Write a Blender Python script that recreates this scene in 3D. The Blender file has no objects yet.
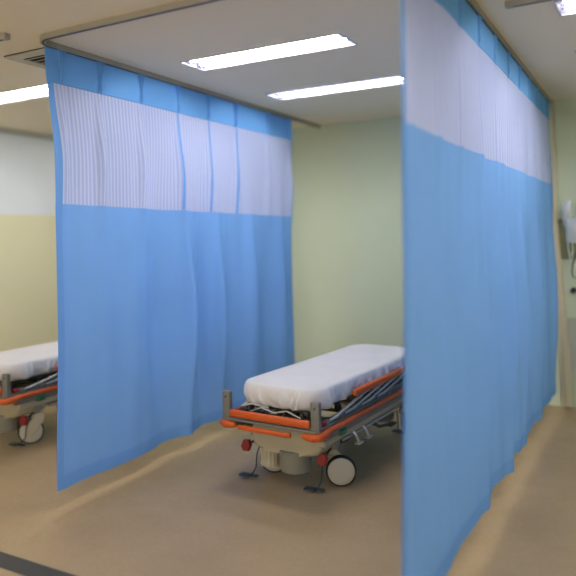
import bpy, bmesh, math, random
from mathutils import Vector, Matrix, noise
random.seed(7)
S = bpy.context.scene
COL = S.collection
PI = math.pi
H = 3.0
CAM_Z = 1.73

# ---------------------------------------------------------------- materials
def lin(c):
    return tuple(((v/255)/12.92 if v/255 <= .04045 else ((v/255+.055)/1.055)**2.4) for v in c)+(1,)

def mat(name, rgb, rough=.6, metal=0, var=.06, scale=6, bump=0, bscale=60, coat=0, spec=.5, stretch=(1, 1, 1)):
    m = bpy.data.materials.new(name); m.use_nodes = True
    nt = m.node_tree; N = nt.nodes; L = nt.links
    b = N['Principled BSDF']
    tc = N.new('ShaderNodeTexCoord'); mp = N.new('ShaderNodeMapping'); mp.inputs['Scale'].default_value = stretch
    L.new(tc.outputs['Object'], mp.inputs[0])
    n = N.new('ShaderNodeTexNoise'); n.inputs['Scale'].default_value = scale; n.inputs['Detail'].default_value = 4
    L.new(mp.outputs[0], n.inputs['Vector'])
    r = N.new('ShaderNodeValToRGB')
    c = lin(rgb)
    r.color_ramp.elements[0].position = .3; r.color_ramp.elements[1].position = .7
    r.color_ramp.elements[0].color = tuple(x*(1-var) for x in c[:3])+(1,)
    r.color_ramp.elements[1].color = tuple(min(1, x*(1+var)) for x in c[:3])+(1,)
    L.new(n.outputs['Fac'], r.inputs[0]); L.new(r.outputs[0], b.inputs['Base Color'])
    b.inputs['Roughness'].default_value = rough; b.inputs['Metallic'].default_value = metal
    b.inputs['Specular IOR Level'].default_value = spec; b.inputs['Coat Weight'].default_value = coat
    if bump:
        n2 = N.new('ShaderNodeTexNoise'); n2.inputs['Scale'].default_value = bscale; n2.inputs['Detail'].default_value = 3
        L.new(mp.outputs[0], n2.inputs['Vector'])
        bp = N.new('ShaderNodeBump'); bp.inputs['Strength'].default_value = bump; bp.inputs['Distance'].default_value = .01
        L.new(n2.outputs['Fac'], bp.inputs['Height']); L.new(bp.outputs[0], b.inputs['Normal'])
    return m

def emit(name, rgb, strength):
    m = bpy.data.materials.new(name); m.use_nodes = True
    b = m.node_tree.nodes['Principled BSDF']
    b.inputs['Base Color'].default_value = (1, 1, 1, 1)
    b.inputs['Emission Color'].default_value = lin(rgb); b.inputs['Emission Strength'].default_value = strength
    return m

def cloth(name, rgb, transl=.35, var=.05, rough=.9, weave=900):
    """woven cloth: diffuse front, some light passing through"""
    m = bpy.data.materials.new(name); m.use_nodes = True
    nt = m.node_tree; N = nt.nodes; L = nt.links
    N.remove(N['Principled BSDF']); out = N['Material Output']
    tc = N.new('ShaderNodeTexCoord')
    n = N.new('ShaderNodeTexNoise'); n.inputs['Scale'].default_value = 2.2; n.inputs['Detail'].default_value = 3
    L.new(tc.outputs['Object'], n.inputs['Vector'])
    r = N.new('ShaderNodeValToRGB'); c = lin(rgb)
    r.color_ramp.elements[0].color = tuple(x*(1-var) for x in c[:3])+(1,)
    r.color_ramp.elements[1].color = tuple(min(1, x*(1+var)) for x in c[:3])+(1,)
    L.new(n.outputs['Fac'], r.inputs[0])
    d = N.new('ShaderNodeBsdfDiffuse'); t = N.new('ShaderNodeBsdfTranslucent'); mx = N.new('ShaderNodeMixShader')
    mx.inputs[0].default_value = transl
    L.new(r.outputs[0], d.inputs[0]); L.new(r.outputs[0], t.inputs[0])
    n2 = N.new('ShaderNodeTexNoise'); n2.inputs['Scale'].default_value = weave
    L.new(tc.outputs['Object'], n2.inputs['Vector'])
    bp = N.new('ShaderNodeBump'); bp.inputs['Strength'].default_value = .15; bp.inputs['Distance'].default_value = .001
    L.new(n2.outputs['Fac'], bp.inputs['Height']); L.new(bp.outputs[0], d.inputs['Normal'])
    L.new(d.outputs[0], mx.inputs[1]); L.new(t.outputs[0], mx.inputs[2]); L.new(mx.outputs[0], out.inputs[0])
    return m

def mesh_cloth(name, rgb, rgb2, pitch, a0, a1):
    """open-weave net: vertical thread bands, partly see-through (UV: u metres along, v height)"""
    m = bpy.data.materials.new(name); m.use_nodes = True
    nt = m.node_tree; N = nt.nodes; L = nt.links
    N.remove(N['Principled BSDF']); out = N['Material Output']
    uv = N.new('ShaderNodeUVMap'); sp = N.new('ShaderNodeSeparateXYZ'); L.new(uv.outputs[0], sp.inputs[0])
    def math_(op, a, b=None):
        k = N.new('ShaderNodeMath'); k.operation = op
        for i, x in enumerate((a, b)):
            if x is None: continue
            if isinstance(x, (int, float)): k.inputs[i].default_value = x
            else: L.new(x, k.inputs[i])
        return k.outputs[0]
    s = math_('SINE', math_('MULTIPLY', sp.outputs[0], 2*PI/pitch))
    band = math_('MULTIPLY', math_('ADD', s, 1.0), .5)
    band = math_('POWER', band, 2.0)
    s2 = math_('SINE', math_('MULTIPLY', sp.outputs[1], 2*PI/.02))
    row = math_('MULTIPLY', math_('ADD', s2, 1.0), .06)
    n = N.new('ShaderNodeTexNoise'); n.inputs['Scale'].default_value = 3; n.noise_dimensions = '1D'
    L.new(sp.outputs[0], n.inputs['W'])
    d = N.new('ShaderNodeBsdfDiffuse'); t = N.new('ShaderNodeBsdfTranslucent'); tr = N.new('ShaderNodeBsdfTransparent')
    cm = N.new('ShaderNodeMix'); cm.data_type = 'RGBA'
    cm.inputs['A'].default_value = lin(rgb); cm.inputs['B'].default_value = lin(rgb2)
    L.new(band, cm.inputs['Factor'])
    L.new(cm.outputs['Result'], d.inputs[0]); L.new(cm.outputs['Result'], t.inputs[0])
    m1 = N.new('ShaderNodeMixShader'); m1.inputs[0].default_value = .35
    L.new(d.outputs[0], m1.inputs[1]); L.new(t.outputs[0], m1.inputs[2])
    al = math_('ADD', math_('MULTIPLY', band, a1-a0), a0)
    al = math_('ADD', al, row)
    al = math_('MINIMUM', al, .999)
    m2 = N.new('ShaderNodeMixShader'); L.new(al, m2.inputs[0])
    L.new(tr.outputs[0], m2.inputs[1]); L.new(m1.outputs[0], m2.inputs[2]); L.new(m2.outputs[0], out.inputs[0])
    return m

M = {}
M['ceiling'] = mat('ceiling_paint', (232, 221, 196), .9, var=.02, scale=.6, bump=.05, bscale=90)
M['wall_green'] = mat('pale_green_wall', (189, 200, 172), .85, var=.015, scale=.8, bump=.04, bscale=120)
M['wall_cream'] = mat('cream_wall', (234, 228, 186), .85, var=.015, scale=.8, bump=.04, bscale=120)
M['wall_blue'] = mat('pale_bluegrey_wall', (234, 239, 238), .85, var=.015, scale=.8)
M['panel_grey'] = mat('grey_wall_panel', (166, 168, 155), .6, var=.02, scale=2)
M['panel_sage'] = mat('sage_kick_panel', (165, 176, 148), .6, var=.02, scale=2)
M['trim'] = mat('grey_cornice', (196, 196, 182), .5, var=.02)
M['alu'] = mat('aluminium_track', (160, 155, 141), .45, metal=.1, var=.04, scale=12)
M['track_dark'] = mat('track_groove', (48, 48, 56), .6)
M['blue'] = cloth('blue_curtain_cloth', (129, 180, 242), .18)
M['blue_hd'] = cloth('blue_header_cloth', (116, 175, 234), .08)
M['blue_hem'] = cloth('blue_hem_cloth', (120, 172, 236), .10)
M['net'] = mesh_cloth('white_curtain_net', (176, 191, 236), (210, 218, 245), .034, .998, 1.0)
M['cream_cloth'] = cloth('cream_cloth', (205, 199, 172), .3)
M['white_plastic'] = mat('white_plastic', (225, 225, 220), .4, var=.02)
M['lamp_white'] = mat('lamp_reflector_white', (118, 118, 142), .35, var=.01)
M['tube'] = emit('fluorescent_tube', (250, 247, 244), 28.0)
M['lamp_rim'] = mat('lamp_rim_grey', (186, 186, 196), .45, var=.01)
M['vent'] = mat('vent_grey', (178, 174, 158), .5, var=.03)
M['vent_dark'] = mat('vent_slot_dark', (28, 28, 28), .8)
M['sheet'] = mat('white_bed_sheet', (208, 206, 204), .9, var=.03, scale=5, bump=.12, bscale=35, spec=.2)
M['mattress'] = mat('mattress_vinyl', (120, 120, 112), .6)
M['orange'] = mat('orange_rubber', (194, 82, 14), .42, var=.05, scale=9)
M['steel'] = mat('grey_painted_steel', (118, 117, 109), .45, metal=.25, var=.06, scale=14)
M['steel_dk'] = mat('dark_steel', (66, 66, 62), .5, metal=.3, var=.08, scale=14)
M['chrome'] = mat('brushed_chrome', (190, 190, 184), .35, metal=.6, var=.03)
M['beige'] = mat('beige_moulded_plastic', (172, 163, 138), .5, var=.03, scale=5)
M['beige_gr'] = mat('grey_column_plastic', (128, 126, 112), .5, var=.04, scale=6)
M['board'] = mat('tan_board', (196, 180, 134), .6, var=.04)
M['tire'] = mat('black_tyre_rubber', (26, 26, 26), .7)
M['disc'] = mat('pale_wheel_disc', (178, 172, 154), .45, var=.03)
M['red'] = mat('dark_red_pedal', (140, 34, 28), .45, var=.05)
M['green'] = mat('green_knob', (28, 96, 50), .45, var=.05)
M['pedal'] = mat('blue_grey_pedal', (52, 62, 72), .45, metal=.3, var=.05)
M['bag'] = mat('clear_fluid_bag', (214, 220, 220), .25, var=.04, scale=20)
M['bag'].node_tree.nodes['Principled BSDF'].inputs['Transmission Weight'].default_value = .35
M['tubing'] = mat('pale_tubing', (205, 212, 195), .35)
M['cord'] = mat('dark_cord', (60, 66, 52), .6)
M['olive'] = mat('olive_panel', (136, 134, 96), .6, var=.04)
M['brown'] = mat('taupe_plastic', (128, 122, 104), .6)
M['black'] = mat('black_rubber', (16, 16, 22), .5)
M['stripe'] = mat('black_floor_tape', (52, 51, 50), .6, var=.12, scale=20)

# floor: mottled speckled vinyl
def floor_mat():
    m = bpy.data.materials.new('beige_vinyl_floor'); m.use_nodes = True
    nt = m.node_tree; N = nt.nodes; L = nt.links; b = N['Principled BSDF']
    tc = N.new('ShaderNodeTexCoord')
    def noi(sc, det):
        n = N.new('ShaderNodeTexNoise'); n.inputs['Scale'].default_value = sc; n.inputs['Detail'].default_value = det
        L.new(tc.outputs['Object'], n.inputs['Vector']); return n
    n1 = noi(1.1, 5); n2 = noi(38, 4); n3 = noi(9, 6)
    r1 = N.new('ShaderNodeValToRGB')
    r1.color_ramp.elements[0].position = .35; r1.color_ramp.elements[1].position = .68
    r1.color_ramp.elements[0].color = lin((156, 134, 100)); r1.color_ramp.elements[1].color = lin((169, 147, 113))
    L.new(n1.outputs['Fac'], r1.inputs[0])
    r2 = N.new('ShaderNodeValToRGB')
    r2.color_ramp.elements[0].position = .3; r2.color_ramp.elements[1].position = .7
    r2.color_ramp.elements[0].color = (.93, .93, .92, 1); r2.color_ramp.elements[1].color = (1.04, 1.04, 1.05, 1)
    L.new(n2.outputs['Fac'], r2.inputs[0])
    mx = N.new('ShaderNodeMix'); mx.data_type = 'RGBA'; mx.blend_type = 'MULTIPLY'; mx.inputs['Factor'].default_value = 1
    L.new(r1.outputs[0], mx.inputs['A']); L.new(r2.outputs[0], mx.inputs['B'])
    L.new(mx.outputs['Result'], b.inputs['Base Color'])
    rr = N.new('ShaderNodeMapRange'); rr.inputs['To Min'].default_value = .32; rr.inputs['To Max'].default_value = .5
    L.new(n3.outputs['Fac'], rr.inputs['Value']); L.new(rr.outputs[0], b.inputs['Roughness'])
    b.inputs['Specular IOR Level'].default_value = .4
    return m
M['floor'] = floor_mat()

# ---------------------------------------------------------------- mesh helpers
def obj(name, bm, m, parent=None, smooth=True):
    me = bpy.data.meshes.new(name)
    bmesh.ops.recalc_face_normals(bm, faces=bm.faces[:])
    bm.to_mesh(me); bm.free()
    o = bpy.data.objects.new(name, me); COL.objects.link(o)
    if isinstance(m, (list, tuple)):
        for x in m: me.materials.append(M[x])
    else: me.materials.append(M[m])
    if smooth:
        for p in me.polygons: p.use_smooth = True
        try: me.set_sharp_from_angle(angle=math.radians(38))
        except Exception: pass
    if parent is not None: o.parent = parent
    return o

def struct(name, bm, m, smooth=False):
    o = obj(name, bm, m, None, smooth); o['kind'] = 'structure'; return o

def thing(name, label, cat, loc=(0, 0, 0), rz=0, group=None):
    o = bpy.data.objects.new(name, None); COL.objects.link(o)
    o.empty_display_size = .1
    o.location = loc; o.rotation_euler = (0, 0, rz)
    return tag(o, label, cat, group)

def tag(o, label, cat, group=None):
    o['label'] = label; o['category'] = cat
    if group: o['group'] = group
    return o

def box(bm, x0, x1, y0, y1, z0, z1, bev=0, seg=2, mtx=None):
    g = bmesh.ops.create_cube(bm, size=1)
    vs = g['verts']
    for v in vs:
        v.co = Vector(((x0+x1)/2+v.co.x*(x1-x0), (y0+y1)/2+v.co.y*(y1-y0), (z0+z1)/2+v.co.z*(z1-z0)))
    if bev:
        es = list({e for v in vs for e in v.link_edges})
        r = bmesh.ops.bevel(bm, geom=es, offset=bev, segments=seg, affect='EDGES', profile=.5)
        vs = list({v for f in r['faces'] for v in f.verts} | {v for v in vs if v.is_valid})
    if mtx is not None:
        for v in vs: v.co = mtx @ v.co
    return vs

def tube(bm, pts, r, n=10, cap=True, rx=None, close_round=False):
    """sweep an (elliptic) circle along pts; r may be a list"""
    pts = [Vector(p) for p in pts]
    rs = r if isinstance(r, (list, tuple)) else [r]*len(pts)
    if close_round:
        def cap_pts(p, q, rr):
            d = (p-q).normalized()
            return [(p+d*rr*math.sin(a), rr*math.cos(a)) for a in (PI*.15, PI*.3, PI*.42)]
        a = cap_pts(pts[0], pts[1], rs[0]); b = cap_pts(pts[-1], pts[-2], rs[-1])
        rs = [x[1] for x in reversed(a)]+list(rs)+[x[1] for x in b]
        pts = [x[0] for x in reversed(a)]+pts+[x[0] for x in b]
    rings = []
    t0 = (pts[1]-pts[0]).normalized()
    ref = Vector((0, 0, 1)) if abs(t0.z) < .9 else Vector((1, 0, 0))
    u = t0.cross(ref).normalized(); w = t0.cross(u).normalized()
    for i, p in enumerate(pts):
        if i == 0: t = pts[1]-pts[0]
        elif i == len(pts)-1: t = pts[-1]-pts[-2]
        else: t = (pts[i+1]-pts[i]).normalized()+(pts[i]-pts[i-1]).normalized()
        t.normalize()
        u = (u-t*u.dot(t)).normalized(); w = t.cross(u)
        ring = []
        for k in range(n):
            a = 2*PI*k/n
            ring.append(bm.verts.new(p+u*(rs[i]*math.cos(a))*(rx or 1)+w*(rs[i]*math.sin(a))))
        rings.append(ring)
    for a, b in zip(rings, rings[1:]):
        for k in range(n): bm.faces.new((a[k], a[(k+1) % n], b[(k+1) % n], b[k]))
    if cap:
        bm.faces.new(list(reversed(rings[0]))); bm.faces.new(rings[-1])

def lathe(bm, prof, axis='Z', c=(0, 0, 0), n=32):
    """prof: list of (radius, height) revolved about axis through c"""
    c = Vector(c); rings = []
    for r, h in prof:
        ring = []
        for k in range(n):
            a = 2*PI*k/n; x, y = r*math.cos(a), r*math.sin(a)
            p = {'Z': (x, y, h), 'X': (h, x, y), 'Y': (x, h, y)}[axis]
            ring.append(bm.verts.new(c+Vector(p)))
        rings.append(ring)
    for a, b in zip(rings, rings[1:]):
        for k in range(n): bm.faces.new((a[k], a[(k+1) % n], b[(k+1) % n], b[k]))
    bm.faces.new(rings[0]); bm.faces.new(list(reversed(rings[-1])))

def prism(bm, poly, axis, a, b, bev=0):
    """extrude polygon (list of 2D) along axis from a to b"""
    def P(p, h): return {'X': (h, p[0], p[1]), 'Y': (p[0], h, p[1]), 'Z': (p[0], p[1], h)}[axis]
    v0 = [bm.verts.new(P(p, a)) for p in poly]; v1 = [bm.verts.new(P(p, b)) for p in poly]
    n = len(poly); fs = [bm.faces.new(v0), bm.faces.new(list(reversed(v1)))]
    for k in range(n): fs.append(bm.faces.new((v0[k], v0[(k+1) % n], v1[(k+1) % n], v1[k])))
    if bev:
        es = list({e for f in fs[:2] for e in f.edges})
        bmesh.ops.bevel(bm, geom=es, offset=bev, segments=3, affect='EDGES', profile=.5)

def new(): return bmesh.new()

def split(bm, margin=.006):
    """one bmesh per cluster of touching islands"""
    bm.verts.index_update(); bm.faces.index_update(); bm.verts.ensure_lookup_table(); seen = set(); isl = []
    for v in bm.verts:
        if v.index in seen: continue
        st_ = [v]; seen.add(v.index); comp = []
        while st_:
            q = st_.pop(); comp.append(q)
            for e in q.link_edges:
                o_ = e.other_vert(q)
                if o_.index not in seen: seen.add(o_.index); st_.append(o_)
        lo = Vector([min(q.co[i] for q in comp) for i in range(3)]); hi = Vector([max(q.co[i] for q in comp) for i in range(3)])
        isl.append([comp, lo, hi])
    groups = []
    for c in isl:
        hit = [g for g in groups if any(all(c[1][i]-margin < k[2][i] and k[1][i]-margin < c[2][i] for i in range(3)) for k in g)]
        m_ = [c]
        for g in hit: m_ += g; groups.remove(g)
        groups.append(m_)
    out = []
    for g in groups:
        nb = bmesh.new(); mp = {}
        for comp, _, _ in g:
            for q in comp: mp[q.index] = nb.verts.new(q.co)
        fs = {f for comp, _, _ in g for q in comp for f in q.link_faces}
        for f in sorted(fs, key=lambda f_: f_.index): nb.faces.new([mp[q.index] for q in f.verts])
        out.append(nb)
    bm.free()
    return out

# ---------------------------------------------------------------- room
X0, X1, Y0, Y1 = -6.4, 4.2, -3.6, 6.93
bm = new(); box(bm, X0-.1, X1+.1, Y0, Y1+.1, -.1, 0); struct('floor', bm, 'floor')
bm = new(); box(bm, X0-.1, X1+.1, Y1, Y1+.1, 0, H); struct('wall_back', bm, 'wall_green')
bm = new(); box(bm, X0-.1, X0, Y0, Y1, 2.03, H)
struct('wall_left', bm, 'wall_blue')
bm = new(); box(bm, X0-.1, X0+.001, Y0, Y1, 0, 2.03)
struct('wall_left_lower', bm, 'wall_cream')
bm = new(); box(bm, X1, X1+.1, Y0, Y1, 0, H); struct('wall_right', bm, 'wall_green')
# cornice rail on the left wall under the ceiling
bm = new(); box(bm, X0, X0+.035, 1.0, Y1, 2.945, 2.985, .006); box(bm, X0, X0+.02, 1.0, Y1, 2.985, 3.0)
struct('trim_1', bm, 'trim')
# lower panels on the back wall of the right bay
bm = new(); box(bm, -.715, X1, Y1-.02, Y1, .345, .87, .003); struct('trim_2', bm, 'panel_grey')
bm = new(); box(bm, -.725, X1, Y1-.028, Y1, .0, .34, .004); box(bm, -.725, X1, Y1-.034, Y1, .325, .345, .004)
struct('baseboard_back', bm, 'panel_sage')
# dark tape line on the floor
bm = new(); box(bm, X0+.2, X1-.2, 2.315, 2.435, 0, .002)
o = bm; struct('trim_3', bm, 'stripe')

# ---------------------------------------------------------------- ceiling lights (recessed twin tube troughs)
LW, LD = 1.25, .27
def make_light(label):
    W, D = LW, LD
    t = thing('ceiling_light', label, 'ceiling light', (0, 0, H), 0, 'recessed twin tube ceiling lights')
    bm = new()  # thin rim around the opening
    for a in ((-W/2-.012, W/2+.012, -D/2-.012, -D/2), (-W/2-.012, W/2+.012, D/2, D/2+.012), (-W/2-.012, -W/2, -D/2, D/2), (W/2, W/2+.012, -D/2, D/2)):
        box(bm, *a, -.006, .004)
    obj('rim', bm, 'lamp_rim', t, False)
    bm = new()  # reflector tray with a ridge between the tubes
    prof = [(-D/2, 0), (-D/2+.03, .055), (-.03, .055), (-.006, .012), (.006, .012), (.03, .055), (D/2-.03, .055), (D/2, 0), (D/2, .07), (-D/2, .07)]
    prism(bm, prof, 'X', -W/2, W/2)
    for e in (-1, 1): box(bm, e*W/2-.004, e*W/2+.004, -D/2, D/2, 0.0, .07)
    obj('reflector', bm, 'lamp_white', t, False)
    for s in (-1, 1):
        bm = new(); tube(bm, [(-W/2+.035, s*D*.25, .028), (W/2-.035, s*D*.25, .028)], .014, 8)
        obj('fluorescent_tube', bm, 'tube', t)
        for e in (-1, 1):
            bm = new(); box(bm, e*(W/2-.018)-.012, e*(W/2-.018)+.012, s*D*.25-.014, s*D*.25+.014, .01, .056, .003)
            obj('lamp_holder', bm, 'white_plastic', t, False)
    return t

def copy_tree(o, parent=None):
    c = o.copy(); COL.objects.link(c); c.parent = parent
    for ch in list(o.children): copy_tree(ch, c)
    return c

lights = [
 (-2.33, 3.97, 'long twin tube ceiling light above the middle bay, nearer the camera'),
 (-2.37, 5.25, 'long twin tube ceiling light of the middle bay, farther back near the green wall'),
 (.19, 4.08, 'twin tube ceiling light at the upper right, its end showing beyond the near curtain'),
 (.19, 5.25, 'ceiling light whose mere tip shows at the right edge of the photo'),
 (-4.84, 3.93, 'bright ceiling light at the far left, cut off by the hanging curtain'),
 (-4.84, 5.25, 'ceiling light of the left bay, behind the left curtain'),
 (-4.84, 1.5, 'unseen ceiling light added over the aisle, left side'),  # aisle row: out of view, added to brighten bays and curtain fronts
 (-2.33, 1.5, 'unseen ceiling light added over the aisle, middle'),
 (.19, 1.5, 'unseen ceiling light added over the aisle, right of the camera'),
 (2.7, 3.97, 'ceiling light in the bay right of the near curtain'),
 (2.7, 1.5, 'unseen ceiling light added over the aisle, far right'),
 (-2.33, -2.2, 'unseen ceiling light added behind the camera, middle'),  # rear pair: out of view, added to help light the room
 (.9, -2.2, 'unseen ceiling light added behind the camera, right'),
]
L0 = None
for i, (x, y, lab) in enumerate(lights):
    if L0 is None: L0 = make_light(lab); t = L0
    else: t = copy_tree(L0); t['label'] = lab
    t.location = (x, y, H)
# ceiling slab with an opening for every light
xs = sorted({X0-.1, X1+.1} | {x+e*LW/2 for x, y, _ in lights for e in (-1, 1)})
ys = sorted({Y0, Y1+.1} | {y+e*LD/2 for x, y, _ in lights for e in (-1, 1)})
bm = new(); vv = {}
def cv(i, j):
    if (i, j) not in vv: vv[i, j] = bm.verts.new((xs[i], ys[j], H))
    return vv[i, j]
for i in range(len(xs)-1):
    for j in range(len(ys)-1):
        mx_, my_ = (xs[i]+xs[i+1])/2, (ys[j]+ys[j+1])/2
        if any(abs(mx_-x) < LW/2 and abs(my_-y) < LD/2 for x, y, _ in lights): continue
        bm.faces.new((cv(i, j), cv(i+1, j), cv(i+1, j+1), cv(i, j+1)))
box(bm, X0-.1, X1+.1, Y0, Y1+.1, H+.09, H+.12)
struct('ceiling', bm, 'ceiling')

# ---------------------------------------------------------------- ceiling air vent
v = thing('ceiling_vent', 'square louvred grey air vent in the ceiling beside the left curtain corner', 'air vent', (-3.635, 3.285, H))
bm = new(); a = .235
prism(bm, [(-a, -a), (a, -a), (a, a), (-a, a)], 'Z', -.008, 0)
obj('backing', bm, 'vent_dark', v, False)
bm = new()
for q in ((-a, a, -a, -a+.085), (-a, a, a-.085, a), (-a, -a+.085, -a+.085, a-.085), (a-.085, a, -a+.085, a-.085)):
    box(bm, *q, -.016, -.002, .003)
obj('frame', bm, 'vent', v, False)
for k in range(5):
    bm = new(); y = -.116+k*.058
    box(bm, -a+.085, a-.085, y-.022, y+.022, -.003, .001, mtx=Matrix.Translation((0, 0, -.012)) @ Matrix.Translation((0, y, 0)) @ Matrix.Rotation(.35, 4, 'X') @ Matrix.Translation((0, -y, 0)))
    obj('slat', bm, 'vent', v, False)

# ---------------------------------------------------------------- curtain tracks
def arc(cx, cy, r, a0, a1, n=10):
    return [(cx+r*math.cos(a0+(a1-a0)*k/n), cy+r*math.sin(a0+(a1-a0)*k/n)) for k in range(n+1)]
def sweep_rect(bm, path, w, z0, z1):
    """rectangular profile along a flat path"""
    P = [Vector((p[0], p[1], 0)) for p in path]; rings = []
    for i, p in enumerate(P):
        if i == 0: t = P[1]-P[0]
        elif i == len(P)-1: t = P[-1]-P[-2]
        else: t = (P[i+1]-P[i]).normalized()+(P[i]-P[i-1]).normalized()
        t.normalize(); nrm = Vector((-t.y, t.x, 0))
        c = [(nrm*w/2, z0), (nrm*w/2, z1), (-nrm*w/2, z1), (-nrm*w/2, z0)]
        rings.append([bm.verts.new(Vector((p.x+d.x, p.y+d.y, z))) for d, z in c])
    for a, b in zip(rings, rings[1:]):
        for k in range(4): bm.faces.new((a[k], a[(k+1) % 4], b[(k+1) % 4], b[k]))
    bm.faces.new(rings[0]); bm.faces.new(list(reversed(rings[-1])))

def track(path, label, cap0=False):
    t = thing('curtain_track', label, 'curtain track', (path[0][0], path[0][1], H), 0)
    off = Vector((path[0][0], path[0][1]))
    pp = [(p[0]-off.x, p[1]-off.y) for p in path]
    bm = new(); sweep_rect(bm, pp, .036, -.034, 0); obj('track_body', bm, 'alu', t, False)
    bm = new(); sweep_rect(bm, pp, .012, -.0355, -.030); obj('track_groove', bm, 'track_dark', t, False)
    if cap0:
        bm = new(); dx = (Vector(pp[1])-Vector(pp[0])).normalized()
        box(bm, -.022 if abs(dx.x) > .5 else -.02, .022 if abs(dx.x) > .5 else .02, -.021, .021, -.038, 0, .005)
        obj('end_cap', bm, 'alu', t)
    return t
r = .13
path = [(-.90, 2.86), (-1.6, 2.86), (-3.35+r, 2.86)]+arc(-3.35+r, 2.86+r, r, -PI/2, -PI, 12)[1:]+[(-3.35, 4.5), (-3.35, 6.92)]
track(path, 'L-shaped aluminium curtain track bending round above the left blue curtain')
track([(-.84, 6.92), (-.84, 4.2), (-.84, 2.3)], 'straight aluminium curtain track carrying the near blurred curtain')
track([(-3.44, 2.725), (-4.4, 2.725), (-6.1, 2.725)], 'straight piece of ceiling track ending at the upper left corner', True)
track([(-.66, 3.81), (.6, 3.81), (3.6, 3.81)], 'straight piece of ceiling track ending right of the near curtain top', True)

# ---------------------------------------------------------------- curtains
def gauss(x, s): return math.exp(-(x/s)**2)
def smooth(a, b, x):
    t = max(0, min(1, (x-a)/(b-a))); return t*t*(3-2*t)

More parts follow.
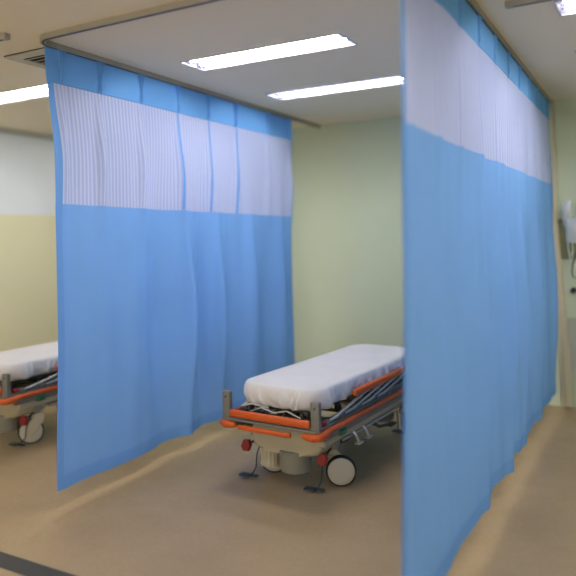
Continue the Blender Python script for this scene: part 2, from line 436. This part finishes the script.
def curtain(label, x0, yn, yf, z_hdr, z_seam, z_bot, pins, folds, ztop=2.962, pamp=1, hem=.085, tilt=0, strips=()):
    """yn, yf: functions of z giving the near and far edge.
    pins: world y of each pinch pleat at the top. folds: (y at bottom, width, amount)"""
    root = thing('hospital_curtain', label, 'curtain', (x0, (yn(1.5)+yf(1.5))/2, 0), 0, 'blue bay curtains with white net tops')
    oy = root.location.y
    hh = ztop-z_hdr
    def disp(y, z, yn_, yf_):
        d = ztop-z
        k = .3*smooth(.3, 1.0, d)+.7*smooth(.9, 1.9, d)
        x = 0
        for p in pins:        # pinch pleats: a tight standing fold tied a little above the header's lower edge
            tie = .62*hh
            w = .009+.016*abs(d-tie)/hh if d < hh*1.15 else .024+.05*smooth(hh*1.15, 1.4, d)
            a = .014*(1-.2*gauss(d-tie, .03)) if d < hh else (.014+.014*smooth(hh, .7, d))*(1-.93*smooth(.7, 1.3, d))
            w = min(w, .075); a *= pamp
            # twin lobes near the top, single fold below
            sp = .006+.014*smooth(tie, 0, d)+.012*smooth(tie, hh*1.15, d)*(1-smooth(hh, 1.0, d))
            x += a*(gauss(y-p-sp, w)+gauss(y-p+sp, w))*.8
            x -= .010*gauss(y-p, w*2.6)
        # cloth swings slightly back between the pins
        for f, wd, am in folds:
            x += 1.3*am*k*gauss(y-f, wd*(.75+.25*k))*(1-.6*smooth(1.0, .15, z))
        x += .004*k*math.sin(y*13+z*.8)+.0012*k*math.sin(y*31+1.3)
        x += .007*noise.noise(Vector((y*2.2, z*.7, x0)))*k*2
        x += .003*smooth(0, .5, d)*noise.noise(Vector((y*7, z*1.1, 4.2)))
        return x
    def pos(s, z, off=0):
        a, b = yn(z), yf(z); y = a+(b-a)*s
        # extra fullness curls the end edges
        x = disp(y, z, a, b)*min(1, .1+(y-a)/.12)
        z += tilt*(1-s)*smooth(z_hdr, z_seam, z)*smooth(z_bot+.3, z_seam, z)
        
        return Vector((x+off, y-oy, z))
    L = yf(1.5)-yn(1.5)
    ns = int(L/.0065)
    def sheet(name, s0, s1, zs, m, off=0, thick=0):
        bm = new(); uvl = bm.loops.layers.uv.new('UVMap')
        a, b = int(round(s0*ns)), int(round(s1*ns))
        grid = [[bm.verts.new(pos(i/ns, z, off)) for i in range(a, b+1)] for z in zs]
        arcs = [0]
        mid = grid[len(grid)//2]
        for i in range(1, len(mid)): arcs.append(arcs[-1]+(mid[i].co-mid[i-1].co).length)
        for j in range(len(zs)-1):
            for i in range(b-a):
                f = bm.faces.new((grid[j][i], grid[j][i+1], grid[j+1][i+1], grid[j+1][i]))
                for lp, (ii, jj) in zip(f.loops, ((i, j), (i+1, j), (i+1, j+1), (i, j+1))):
                    lp[uvl].uv = (arcs[ii], zs[jj])
        o = obj(name, bm, m, root)
        if thick:
            md = o.modifiers.new('thickness', 'SOLIDIFY'); md.thickness = thick; md.offset = 0
        return o
    def lerp(a, b, n): return [a+(b-a)*k/n for k in range(n+1)]
    se = .055/L
    sheet('header_band', 0, 1, lerp(ztop, z_hdr, 18), 'blue_hd', 0, .003)
    sheet('net_panel', se, 1-se*.6, lerp(z_hdr+.004, z_seam-.004, 26), 'net', 0)
    sheet('curtain_body', 0, 1, lerp(z_seam, z_bot, 50), 'blue')
    sheet('bottom_hem', 0, 1, lerp(z_bot+hem, z_bot-.001, 4), 'blue_hem', .003)
    sheet('side_hem', 0, se, lerp(z_hdr, z_bot+.002, 70), 'blue_hem', .0035)
    sheet('side_hem', 1-se*.6, 1, lerp(z_hdr, z_bot+.002, 70), 'blue_hem', .0035)
    def pleat(p):
        bm = new(); rings_ = []
        for f_ in (-1, 0, 1):
            rings_ = []
            for j in range(13):
                q = j/12; z = ztop-.002-q*hh*1.0; tq = abs(q-.62)/.62
                yy = p+f_*(.003+.024*tq**1.2); out = (.030 if f_ == 0 else .022)*(.5+.5*tq)*(1-smooth(.8, 1.0, q)*.85)*(pamp*.5+.5)
                x_ = disp(yy, z, 0, 0)-.012; t_ = .0035+.002*tq
                rings_.append([bm.verts.new((x_, yy-oy-t_, z)), bm.verts.new((x_+.012+out*.8, yy-oy-t_*.8, z)), bm.verts.new((x_+.012+out, yy-oy+f_*.003, z)), bm.verts.new((x_+.012+out*.8, yy-oy+t_*.8, z)), bm.verts.new((x_, yy-oy+t_, z))])
            for a, b in zip(rings_, rings_[1:]):
                for k in range(5): bm.faces.new((a[k], a[(k+1) % 5], b[(k+1) % 5], b[k]))
            bm.faces.new(rings_[0]); bm.faces.new(list(reversed(rings_[-1])))
        return bm
    for p in pins:
        obj('pinch_pleat', pleat(p), 'blue_hd', root)
    for p in strips:
        sc_ = (p-yn(2.4))/(yf(2.4)-yn(2.4))
        sheet('seam_strip', sc_-.012/L, sc_+.012/L, lerp(z_hdr, z_seam, 20), 'blue_hem', .004)
    for p in pins:
        bm = new(); x = disp(p, ztop, 0, 0)
        tube(bm, [(x*.4, p-oy, ztop-.03), (x*.4, p-oy, ztop), (0, p-oy, ztop+.006)], .003, 6)
        obj('curtain_hook', bm, 'white_plastic', root)
    return root

# left curtain, seen whole
def yn_l(z): return 2.945+.060*smooth(2.95, 2.2, z)-.035*smooth(1.2, .1, z)
def yf_l(z): return 6.24-.05*smooth(2.9, 2.0, z)+.02*smooth(1.5, .1, z)
curtain('blue hospital curtain at left with white net top, hanging between two stretchers', -3.35, yn_l, yf_l, 2.742, 1.93, .12,
        [3.07, 3.42, 3.845, 4.29, 4.71, 5.14, 5.72, 6.17],
        [(3.40, .22, .02), (3.72, .10, .03), (4.05, .13, -.08), (4.33, .06, .095), (4.56, .08, -.06), (4.80, .07, .07), (5.05, .10, -.03), (5.35, .12, .05), (5.7, .12, -.03), (5.95, .1, .04)], tilt=.035, strips=(4.29, 4.71, 5.14))
# right curtain, near the camera
def yn_r(z): return 2.475-.02*smooth(2.8, 1.2, z)-.10*smooth(1.6, .15, z)
def yf_r(z): return 6.83-.03*smooth(2.9, 2.2, z)+.03*smooth(1.8, .2, z)
curtain('blurred blue hospital curtain nearest the camera, at right, reaching the green wall', -.84, yn_r, yf_r, 2.79, 2.17, .16,
        [2.6, 3.0, 3.42, 3.86, 4.3, 4.75, 5.2, 5.65, 6.1, 6.5, 6.82],
        [(3.25, .25, -.025), (3.80, .08, .045), (4.08, .12, -.06), (4.46, .07, .06), (4.76, .11, -.045), (5.10, .08, .045), (5.8, .12, .03), (6.74, .16, .05), (5.5, .16, -.02), (5.9, .16, .025), (6.4, .16, .015)], pamp=.5)

# narrow cream curtain gathered at the wall
t = thing('gathered_curtain', 'narrow cream curtain hanging by the wall behind the near curtain far end', 'curtain', (-.775, 6.885, 0))
bm = new(); rings = []; nz = 30
for j in range(nz+1):
    z = 2.955+(.02-2.955)*j/nz; w = .018+.03*smooth(2.2, .0, z); ring = []
    for k in range(40):
        a = 2*PI*k/40
        rr = 1+.14*math.sin(7*a+z*.4)
        ring.append(bm.verts.new(((w*rr*math.cos(a))-.032+.075*smooth(2.3, -.3, z), .6*w*rr*math.sin(a), z)))
    rings.append(ring)
for a, b in zip(rings, rings[1:]):
    for k in range(40): bm.faces.new((a[k], a[(k+1) % 40], b[(k+1) % 40], b[k]))
bm.faces.new(rings[0]); bm.faces.new(rings[-1])
obj('gathered_cloth', bm, 'cream_cloth', t)
bm = new(); tube(bm, [(-.032, 0, 2.95), (-.032, 0, 3.0)], .006, 8); obj('curtain_hook', bm, 'alu', t)

# ---------------------------------------------------------------- stretcher
SWIVEL = -60
def make_stretcher(label):
    R = thing('hospital_stretcher', label, 'stretcher', (0, 0, 0), 0, 'wheeled stretchers in the bays')
    LEN = 1.92; W = .37
    def part(name, bm, m, par=None, smooth_=True, label=None):
        for b_ in split(bm):
            o = obj(name, b_, m, par or R, smooth_)
            if label: o['label'] = label
        return o
    # orange bumper along the sides with corner pieces
    for s in (-1, 1):
        bm = new()
        tube(bm, [(s*(W+.012), .13, .462), (s*(W+.012), LEN-.13, .462)], .019, 12, rx=1)
        part('side_bumper', bm, 'orange')
        for yy, d in ((0, 1), (LEN, -1)):
            bm = new()
            pts = [(s*(W-.09), yy+d*.003, .448), (s*(W-.03), yy-d*.004, .448), (s*(W+.008), yy+d*.020, .45), (s*(W+.022), yy+d*.06, .454), (s*(W+.014), yy+d*.13, .46)]
            tube(bm, pts, [.021, .026, .028, .026, .022], 14, close_round=True)
            part('corner_bumper', bm, 'orange')
    for yy, d in ((0, 1), (LEN, -1)):
        bm = new(); box(bm, -.235, .185, yy-d*.012-.013, yy-d*.012+.013, .428, .458, .008, 3)
        part('end_bumper', bm, 'orange')
        bm = new(); box(bm, -.318, .318, yy+d*.012-.016, yy+d*.012+.016, .498, .550, .014, 3)
        part('end_handle', bm, 'orange')
        for s in (-1, 1):
            p = bm = new(); xx = s*.352
            box(bm, xx-.031, xx+.031, yy+d*.03-.02, yy+d*.03+.02, .46, .668, .008, 3)
            po = part('corner_post', bm, 'steel')
            bm = new(); lathe(bm, [(.007, -.022), (.009, -.021), (.009, .021), (.007, .022)], 'Y', (xx, yy+d*.03, .63), 14)
            part('post_bolt', bm, 'steel_dk', po)
    # deck frame: flat grey perimeter and crossmembers
    bm = new()
    for s in (-1, 1): box(bm, min(s*.30, s*.372), max(s*.30, s*.372), .03, LEN-.03, .478, .492, .003)
    for yy in (.03, LEN-.10): box(bm, -.37, .37, yy-.03, yy+.07, .474, .489, .003)
    for k in range(6): box(bm, -.30, .30, .25+k*.28, .29+k*.28, .470, .488, .003)
    part('deck_frame', bm, 'steel')
    bm = new()
    for s in (-1, 1):
        box(bm, min(s*.33, s*.372), max(s*.33, s*.372), .10, LEN-.10, .395, .445, .006)
    part('side_channel', bm, 'steel')
    bm = new()
    for s in (-1, 1):
        box(bm, min(s*.25, s*.34), max(s*.25, s*.34), .16, LEN-.16, .335, .40, .015, 3)
    for yy in (.5, 1.4): box(bm, -.25, .25, yy, yy+.07, .34, .395, .01)
    part('side_cover', bm, 'beige')
    # mattress deck: sections, hinges and brackets
    bm = new()
    box(bm, -.27, .27, .13, .60, .575, .588, .004); box(bm, -.27, .27, .63, 1.0, .575, .588, .004); box(bm, -.27, .27, 1.03, 1.84, .575, .588, .004)
    part('mattress_board', bm, 'board')
    bm = new()
    for s in (-1, 1):
        box(bm, s*.235-.014, s*.235+.014, .10, 1.86, .545, .574, .003)
    for k in range(5): box(bm, -.24, .24, .14+k*.42, .165+k*.42, .55, .574, .003)
    part('deck_rail', bm, 'steel_dk')
    bm = new()
    for s in (-1, 1):
        for yy in (.16, .52, .98, 1.45, 1.76):
            box(bm, s*.24-.012, s*.24+.012, yy-.02, yy+.02, .488, .55, .003)
            tube(bm, [(s*.255, yy-.03, .52), (s*.285, yy-.03, .52)], .013, 10)
    for k in range(7):
        x = -.21+k*.07
        box(bm, x-.008, x+.008, .085, .105, .49, .565, .002)
        tube(bm, [(x+.03, .075, .515+.01*(k % 3)), (x+.03, .14, .525)], .009, 8)
    part('deck_bracket', bm, 'steel_dk')
    bm = new()
    for s in (-1, 1):
        tube(bm, [(s*.20, .09, .53), (s*.10, .08, .568), (s*-.02, .08, .54)], .006, 8)
    tube(bm, [(-.26, .07, .566), (-.18, .08, .585), (-.05, .09, .57)], .006, 8)
    part('release_lever', bm, 'chrome')
    # side guards folded down
    for s in (-1, 1):
        g = new(); box(g, s*.385-.017, s*.385+.017, .50, 1.60, .606, .652, .014, 3)
        go = part('side_guard', g, 'orange')
        for k in range(4):
            y0 = .16+k*.26; bm = new()
            tube(bm, [(s*.352, y0, .508), (s*.368, y0+.10, .522), (s*.378, y0+.62, .612)], .0095, 8)
            part('guard_bar', bm, 'chrome', go)
        bm = new()
        tube(bm, [(s*.348, .12, .505), (s*.348, 1.66, .505)], .012, 10)
        for k in range(6): box(bm, s*.35-.016, s*.35+.016, .15+k*.19, .19+k*.19, .492, .525, .004)
        part('guard_hinge_bar', bm, 'steel', go)
        bm = new()
        for k in range(5): box(bm, s*.372-.012, s*.372+.012, .56+k*.24, .60+k*.24, .585, .620, .004)
        part('guard_bracket', bm, 'steel', go)
        bm = new(); box(bm, s*.34-.02, s*.34+.02, .10, .15, .495, .525, .006)
        part('guard_latch', bm, 'red', go)
        bm = new(); box(bm, s*.372-.018, s*.372+.018, .30, .385, .385, .425, .012, 3)
        part('release_knob', bm, 'green', None, label='green release knob')
    # end shrouds of the undercarriage
    for yy, d in ((.20, 1), (LEN-.20, -1)):
        bm = new()
        poly = [(-.25, .44), (-.265, .38), (-.26, .31), (-.235, .272), (-.19, .252), (-.13, .245), (0, .245), (.13, .245), (.21, .252), (.27, .272), (.30, .31), (.31, .37), (.29, .44)]
        a, b = sorted((yy-d*.03, yy+d*.28))
        prism(bm, poly, 'Y', a, b, .03)
        part('undercarriage_shroud', bm, 'beige')
        bm = new()
        a, b = sorted((yy-d*.07, yy+d*.2))
        box(bm, -.31, .31, a, b, .425, .472, .015, 3)
        part('undercarriage_neck', bm, 'beige_gr')
        bm = new(); lathe(bm, [(.085, .118), (.100, .126), (.108, .145), (.112, .27)], 'Z', (.055, yy+d*.05, 0), 40)
        part('lift_column', bm, 'beige_gr')
        bm = new()
        pts = []
        for k in range(72):
            a_ = 2*PI*k/72; rr = .070+.0022*math.cos(18*a_); pts.append((-.150+rr*math.cos(a_), yy+d*.05+rr*math.sin(a_)))
        prism(bm, pts, 'Z', .13, .27)
        part('ribbed_housing', bm, 'beige')
        for s in (-1, 1):
            bm = new(); lathe(bm, [(.034, -.02), (.044, -.015), (.044, .015), (.034, .02)], 'X', (s*.305, yy+d*.16, .315), 28)
            part('pivot_boss', bm, 'beige_gr')
    # long chassis beam and cross bars between the ends
    bm = new(); box(bm, -.07, .07, .35, LEN-.35, .235, .30, .02, 3); part('chassis_beam', bm, 'beige')
    for s in (-1, 1):
        bm = new()
        tube(bm, [(s*.30, .48, .30), (s*.30, 1.44, .30)], .011, 10); part('brake_rod', bm, 'chrome')
        bm = new()
        for yy in (.62, .78):
            tube(bm, [(s*.30, yy, .335), (s*.335, yy, .30), (s*.345, yy+.02, .25)], .011, 8)
            box(bm, s*.345-.02, s*.345+.02, yy-.01, yy+.06, .235, .252, .005)
        part('side_lever', bm, 'chrome')
        bm = new()
        tube(bm, [(s*.27, 1.0, .29), (s*.33, 1.02, .26), (s*.35, 1.16, .245)], .014, 8)
        box(bm, s*.35-.03, s*.35+.03, 1.14, 1.24, .228, .25, .007)
        part('side_pedal', bm, 'steel_dk')
    bm = new(); lathe(bm, [(.07, .12), (.09, .135), (.096, .16), (.096, .26)], 'Z', (0, .96, 0), 30)
    part('centre_column', bm, 'steel_dk')
    # castors: the Empty stands at the swivel pivot, the wheel trails along its +Y
    r_ = .105; tr = .055
    for s in (-1, 1):
        for yy, d, sw in ((.40, 1, SWIVEL), (LEN-.24, -1, 25)):
            cx = s*.275
            w = bpy.data.objects.new('castor', None); COL.objects.link(w); w.parent = R
            w.location = (cx+(-.012 if d > 0 else 0), yy, 0); w.rotation_euler.z = math.radians(sw)
            bm = new()
            lathe(bm, [(r_-.020, -.021), (r_-.006, -.020), (r_, -.012), (r_, .012), (r_-.006, .020), (r_-.020, .021)], 'X', (0, tr, r_), 48)
            part('tyre', bm, 'tire', w)
            bm = new()
            lathe(bm, [(.02, -.031), (.06, -.029), (r_-.022, -.026), (r_-.0125, -.021), (r_-.0125, .021), (r_-.022, .026), (.06, .029), (.02, .031)], 'X', (0, tr, r_), 48)
            part('wheel_disc', bm, 'disc', w)
            bm = new()   # single fork leg on one side, hood over the top
            prism(bm, [(tr-.024, r_-.02), (tr, r_-.034), (tr+.024, r_-.02), (tr+.022, .19), (-.01, .265), (-.06, .265), (-.045, .19)], 'X', -.046, -.034, .003)
            part('fork_leg', bm, 'beige', w)
            bm = new(); box(bm, -.044, .030, -.055, .035, .218, .262, .014, 3)
            part('fork_crown', bm, 'beige', w)
        for yy, d in ((.36, 1), (LEN-.36, -1)):
            px = .262 if s > 0 else -.365
            py, pz = yy-d*.10, .225
            bm = new(); tube(bm, [(s*.27, yy, .275), (px+.01, py+d*.02, pz+.01)], .009, 8)
            po = part('brake_arm', bm, 'steel_dk')
            bm = new(); k_ = 1.15
            prism(bm, [(px-.036*k_, pz-.012), (px-.020, pz-.036*k_), (px+.020, pz-.034*k_), (px+.034*k_, pz+.002), (px+.022, pz+.036*k_), (px-.020, pz+.034*k_)], 'Y', py-.018, py+.018, .006)
            part('brake_pedal', bm, 'red', label='dark red brake pedal')
            fy = yy-d*.14; fx = s*.28-(.02 if s > 0 else 0)
            bm = new()
            box(bm, fx-.115, fx-.03, fy-.03, fy+.03, .020, .034, .006, 2)
            box(bm, fx-.060, fx+.020, fy+d*.022-.018, fy+d*.022+.018, .018, .030, .005, 2)
            tube(bm, [(fx-.02, fy, .028), (fx-.035, yy-d*.06, .06), (fx-.03, yy-d*.05, .16), (fx-.02, yy, .25)], .005, 8)
            part('floor_pedal', bm, 'pedal', label='flat blue-grey floor pedal')
    return R

def make_mattress(label, name='stretcher_mattress'):
    """padded mattress under a fitted white sheet, gathered along the lower edge"""
    t = thing(name, label, 'mattress', (0, 0, 0), 0, 'sheeted stretcher mattresses')
    hw, y0, y1 = .322, .08, 1.87
    zt, zb = .726, .590
    def outline(inset, z):
        """rounded rectangle with gathers"""
        rc = .13; pts = []
        w = hw-inset; a0, a1 = y0+inset, y1-inset
        segs = []
        per = []
        def add(p, nrm): per.append((Vector(p), Vector(nrm)))
        def line(p, q, nrm, k):
            for i in range(k): f = i/k; add((p[0]+(q[0]-p[0])*f, p[1]+(q[1]-p[1])*f), nrm)
        def crn(c, s0, k=14):
            for i in range(k):
                a = s0+PI/2*i/k; add((c[0]+rc*math.cos(a), c[1]+rc*math.sin(a)), (math.cos(a), math.sin(a)))
        line((-w+rc, a0), (w-rc, a0), (0, -1), 70); crn((w-rc, a0+rc), -PI/2)
        line((w, a0+rc), (w, a1-rc), (1, 0), 220); crn((w-rc, a1-rc), 0)
        line((w-rc, a1), (-w+rc, a1), (0, 1), 70); crn((-w+rc, a1-rc), PI/2)
        line((-w, a1-rc), (-w, a0+rc), (-1, 0), 220); crn((-w+rc, a0+rc), PI)
        return per
    bm = new()
    prof = []   # (inset, z, gather weight)
    for k in range(5): a = PI/2*k/5; prof.append((.035*(1-math.sin(a)), zt-.022*(1-math.cos(a)), .12*k/5))
    # the mattress side: falls, then tucks under
    prof += [(-.004, zt-.035, .3), (-.005, zt-.055, .55), (-.004, zt-.075, .8), (.001, zt-.095, 1), (.010, zt-.112, 1.1), (.020, zt-.128, 1.15), (.034, zt-.142, 1.1), (.06, zt-.150, .8), (.09, zt-.148, .5)]
    rd = random.Random(11)
    sides = [(rd.choice((-1, 1)), .16+.085*k+rd.uniform(-.03, .03), rd.uniform(-.9, .9), rd.uniform(.005, .013), rd.uniform(.009, .02)) for k in range(40)]
    sides = [(1 if k % 2 else -1, .2+.085*(k//2)+a[1]*0+rd.uniform(-.03, .03), a[2], a[3], a[4]) for k, a in enumerate(sides)]
    front = [(-.235, .35, .010, .010), (-.02, -.2, .004, .014), (.165, -.25, .013, .011), (.215, -.4, .009, .010), (-.17, .5, .006, .010), (.10, .3, .004, .012)]
    def creases(x, y, nx, ny, z):
        o = 0; h = zt-z
        if abs(nx) > .3:
            for sd, yk, sl, am, w in sides:
                if sd*nx > 0: o += am*gauss(y-yk-sl*h, w*(.7+h*4))
        if ny < -.3:
            for xk, sl, am, w in front: o += am*gauss(x-xk-sl*h, w*(.7+h*3))
        return o*2.0
    rings = []
    for (ins, z, g) in prof:
        ring = []
        for i, (p, nrm) in enumerate(outline(ins, z)):
            q = Vector((p.x*5.0, p.y*5.0, 0))
            n1 = noise.noise(q*2.2+Vector((0, 0, z*6)))
            n2 = noise.noise(q*5.5+Vector((3, z*9, 0)))
            n3 = noise.noise(Vector((p.x*3, p.y*3, 7)))
            cr_ = (1-abs(noise.noise(Vector((p.x*9+z*5, p.y*9-z*7, 2))))*2.4)   # sharp tucked creases
            cr2 = (1-abs(noise.noise(Vector((p.x*20-z*6, p.y*20+z*9, 5))))*2.4)
            o = g*(.012*n1+.005*n2+.007*cr_+.004*cr2+creases(p.x, p.y, nrm.x, nrm.y, z))
            drop = g*(.022*n3+.010*n1)
            drop += g*.012*max(0, -nrm.y)
            ring.append(bm.verts.new((p.x+nrm.x*o, p.y+nrm.y*o, z-drop+.0)))
        rings.append(ring)
    n = len(rings[0])
    for a, b in zip(rings, rings[1:]):
        for k in range(n): bm.faces.new((a[k], a[(k+1) % n], b[(k+1) % n], b[k]))
    # top: shrinking rings so the surface can undulate
    prev = rings[0]; c0 = Vector((0, (y0+y1)/2))
    for s in (.94, .85, .72, .55, .35, .15):
        ring = []
        for v in rings[0]:
            x, y = v.co.x*s, c0.y+(v.co.y-c0.y)*(1-(1-s)*.55 if s > .2 else .5)
            z = zt+.004+.004*noise.noise(Vector((x*6, y*4, 1)))
            ring.append(bm.verts.new((x, y, z)))
        for k in range(n): bm.faces.new((prev[(k+1) % n], prev[k], ring[k], ring[(k+1) % n]))
        prev = ring
    bm.faces.new(prev)
    obj('fitted_sheet', bm, 'sheet', t)
    bm = new(); box(bm, -hw+.045, hw-.045, y0+.05, y1-.05, .592, .668, .02, 3)
    obj('mattress_pad', bm, 'mattress', t)
    return t

st = make_stretcher('orange railed wheeled stretcher standing between the two blue curtains')
st.location = (-2.226, 3.725, 0); st.rotation_euler.z = math.radians(-3.6)
mt = make_mattress('mattress in a white fitted sheet on the stretcher between the curtains')
mt.location = (-2.213, 3.735, 0); mt.rotation_euler.z = math.radians(-4.5)
s2 = copy_tree(st); s2['label'] = 'wheeled stretcher at the left edge, partly behind the left blue curtain'
for c in s2.children:
    if c.name.startswith('castor') and c.location.y < 1: c.rotation_euler.z = math.radians(140)
s2.location = (-4.89, 3.51, 0); s2.rotation_euler.z = math.radians(-1)
m2 = copy_tree(mt); m2['label'] = 'white sheeted mattress on the stretcher at the left edge'
m2.location = (-4.885, 3.53, 0); m2.rotation_euler.z = math.radians(-1)

# ---------------------------------------------------------------- fluid bags and fittings on the wall, far right
wy = Y1
t = thing('wall_bracket', 'taupe wall bracket with hanging hooks at the right edge', 'bracket', (-.74, wy, 1.78))
bm = new(); box(bm, -.055, .36, -.05, 0, .0, .05, .006); obj('bracket_plate', bm, 'brown', t)
for x in (.03, .12, .21, .30):
    bm = new(); tube(bm, [(x, -.045, .03), (x, -.10, .03), (x, -.12, .05), (x, -.12, .08)], .005, 8); obj('hook', bm, 'chrome', t)
tag(obj('wall_panel', (lambda b: (box(b, -.79, -.40, wy-.03, wy, 1.44, 1.775, .006), b)[1])(new()), 'olive'), 'olive wall panel behind the hanging fluid bags', 'wall panel')
def bag(x, y, z, w, h, rot, label):
    t = thing('fluid_bag', label, 'fluid bag', (x, y, z), rot, 'clear fluid bags hung on the wall')
    bm = new(); n = 14; rings = []
    for j in range(n+1):
        f = j/n; zz = -f*h; ww = w/2*(1-.35*(1-smooth(0, .15, f))-.3*smooth(.86, 1, f)); dd = .004+.018*math.sin(PI*min(1, f*1.02))**.7
        ring = []
        for k in range(20):
            a = 2*PI*k/20; c = .004*noise.noise(Vector((k*.7, j*.6, x*9)))
            ring.append(bm.verts.new(((ww+c)*math.cos(a), dd*math.sin(a)+c, zz)))
        rings.append(ring)
    for a, b in zip(rings, rings[1:]):
        for k in range(20): bm.faces.new((a[k], a[(k+1) % 20], b[(k+1) % 20], b[k]))
    bm.faces.new(rings[0]); bm.faces.new(rings[-1]); obj('bag_body', bm, 'bag', t)
    bm = new(); tube(bm, [(-.02, 0, -.005), (-.012, 0, .02), (.012, 0, .02), (.02, 0, -.005)], .003, 6); obj('hanging_tab', bm, 'tubing', t)
    bm = new(); tube(bm, [(0, 0, -h+.005), (.005, 0, -h-.05), (-.015, 0, -h-.12)], .004, 6); obj('outlet_tube', bm, 'tubing', t)
bag(-.685, wy-.14, 2.0, .10, .20, .1, 'small clear fluid bag hanging highest on the right edge')
bag(-.645, wy-.17, 1.84, .12, .24, -.1, 'larger clear fluid bag hanging below and right of the small one')
bag(-.53, wy-.12, 1.98, .11, .30, .05, 'fluid bag at the very edge of the photo')
bm = new(); tube(bm, [(-.72, wy-.10, 1.80), (-.70, wy-.12, 1.70), (-.69, wy-.13, 1.58), (-.675, wy-.12, 1.45), (-.66, wy-.12, 1.40), (-.65, wy-.10, 1.5), (-.66, wy-.06, 1.76)], .006, 8)
tag(obj('drip_tube', bm, 'tubing'), 'looped pale drip tube hanging beside the fluid bags', 'tube')
bm = new(); tube(bm, [(-.62, wy-.06, 1.50), (-.655, wy-.06, 1.40), (-.665, wy-.05, 1.31), (-.655, wy-.04, 1.265), (-.60, wy-.03, 1.26), (-.5, wy-.03, 1.28), (-.45, wy-.02, 1.5), (-.45, wy-.04, 1.78)], .006, 8)
tag(obj('hanging_cord', bm, 'cord'), 'dark cord looping below the fluid bags', 'cord')
bm = new(); lathe(bm, [(.020, -.05), (.027, -.045), (.028, -.02), (.018, -.012), (.018, 0)], 'Y', (-.655, wy, 1.14), 20)
tag(obj('wall_stop', bm, 'black'), 'round black rubber stop on the wall below the fluid bags', 'wall stop')

# ---------------------------------------------------------------- light & camera
w = bpy.data.worlds.new('ambient'); S.world = w; w.use_nodes = True
bg = w.node_tree.nodes['Background']; bg.inputs[0].default_value = lin((255, 246, 232)); bg.inputs[1].default_value = .8

cam = bpy.data.cameras.new('camera'); co = bpy.data.objects.new('camera', cam); COL.objects.link(co)
yaw = math.atan(362/660)
roll = math.radians(1.2)
co.rotation_euler = (Matrix.Rotation(yaw, 3, 'Z') @ Matrix.Rotation(PI/2, 3, 'X') @ Matrix.Rotation(-roll, 3, 'Z')).to_euler()
co.location = (0, 0, CAM_Z)
cam.sensor_width = 36; cam.lens = 36*660/576
cam.shift_y = -53/576
cam.clip_start = .05
cam.dof.use_dof = True; cam.dof.focus_distance = 4.4; cam.dof.aperture_fstop = .62
S.camera = co
S.view_settings.view_transform = 'Standard'; S.view_settings.look = 'None'; S.view_settings.gamma = 1
S.view_settings.exposure = 1.26
try: S.view_settings.use_curve_mapping = False
except Exception: pass
S.cycles.use_denoising = True
S.cycles.max_bounces = 10; S.cycles.diffuse_bounces = 6; S.cycles.transparent_max_bounces = 12
S.cycles.sample_clamp_indirect = 5
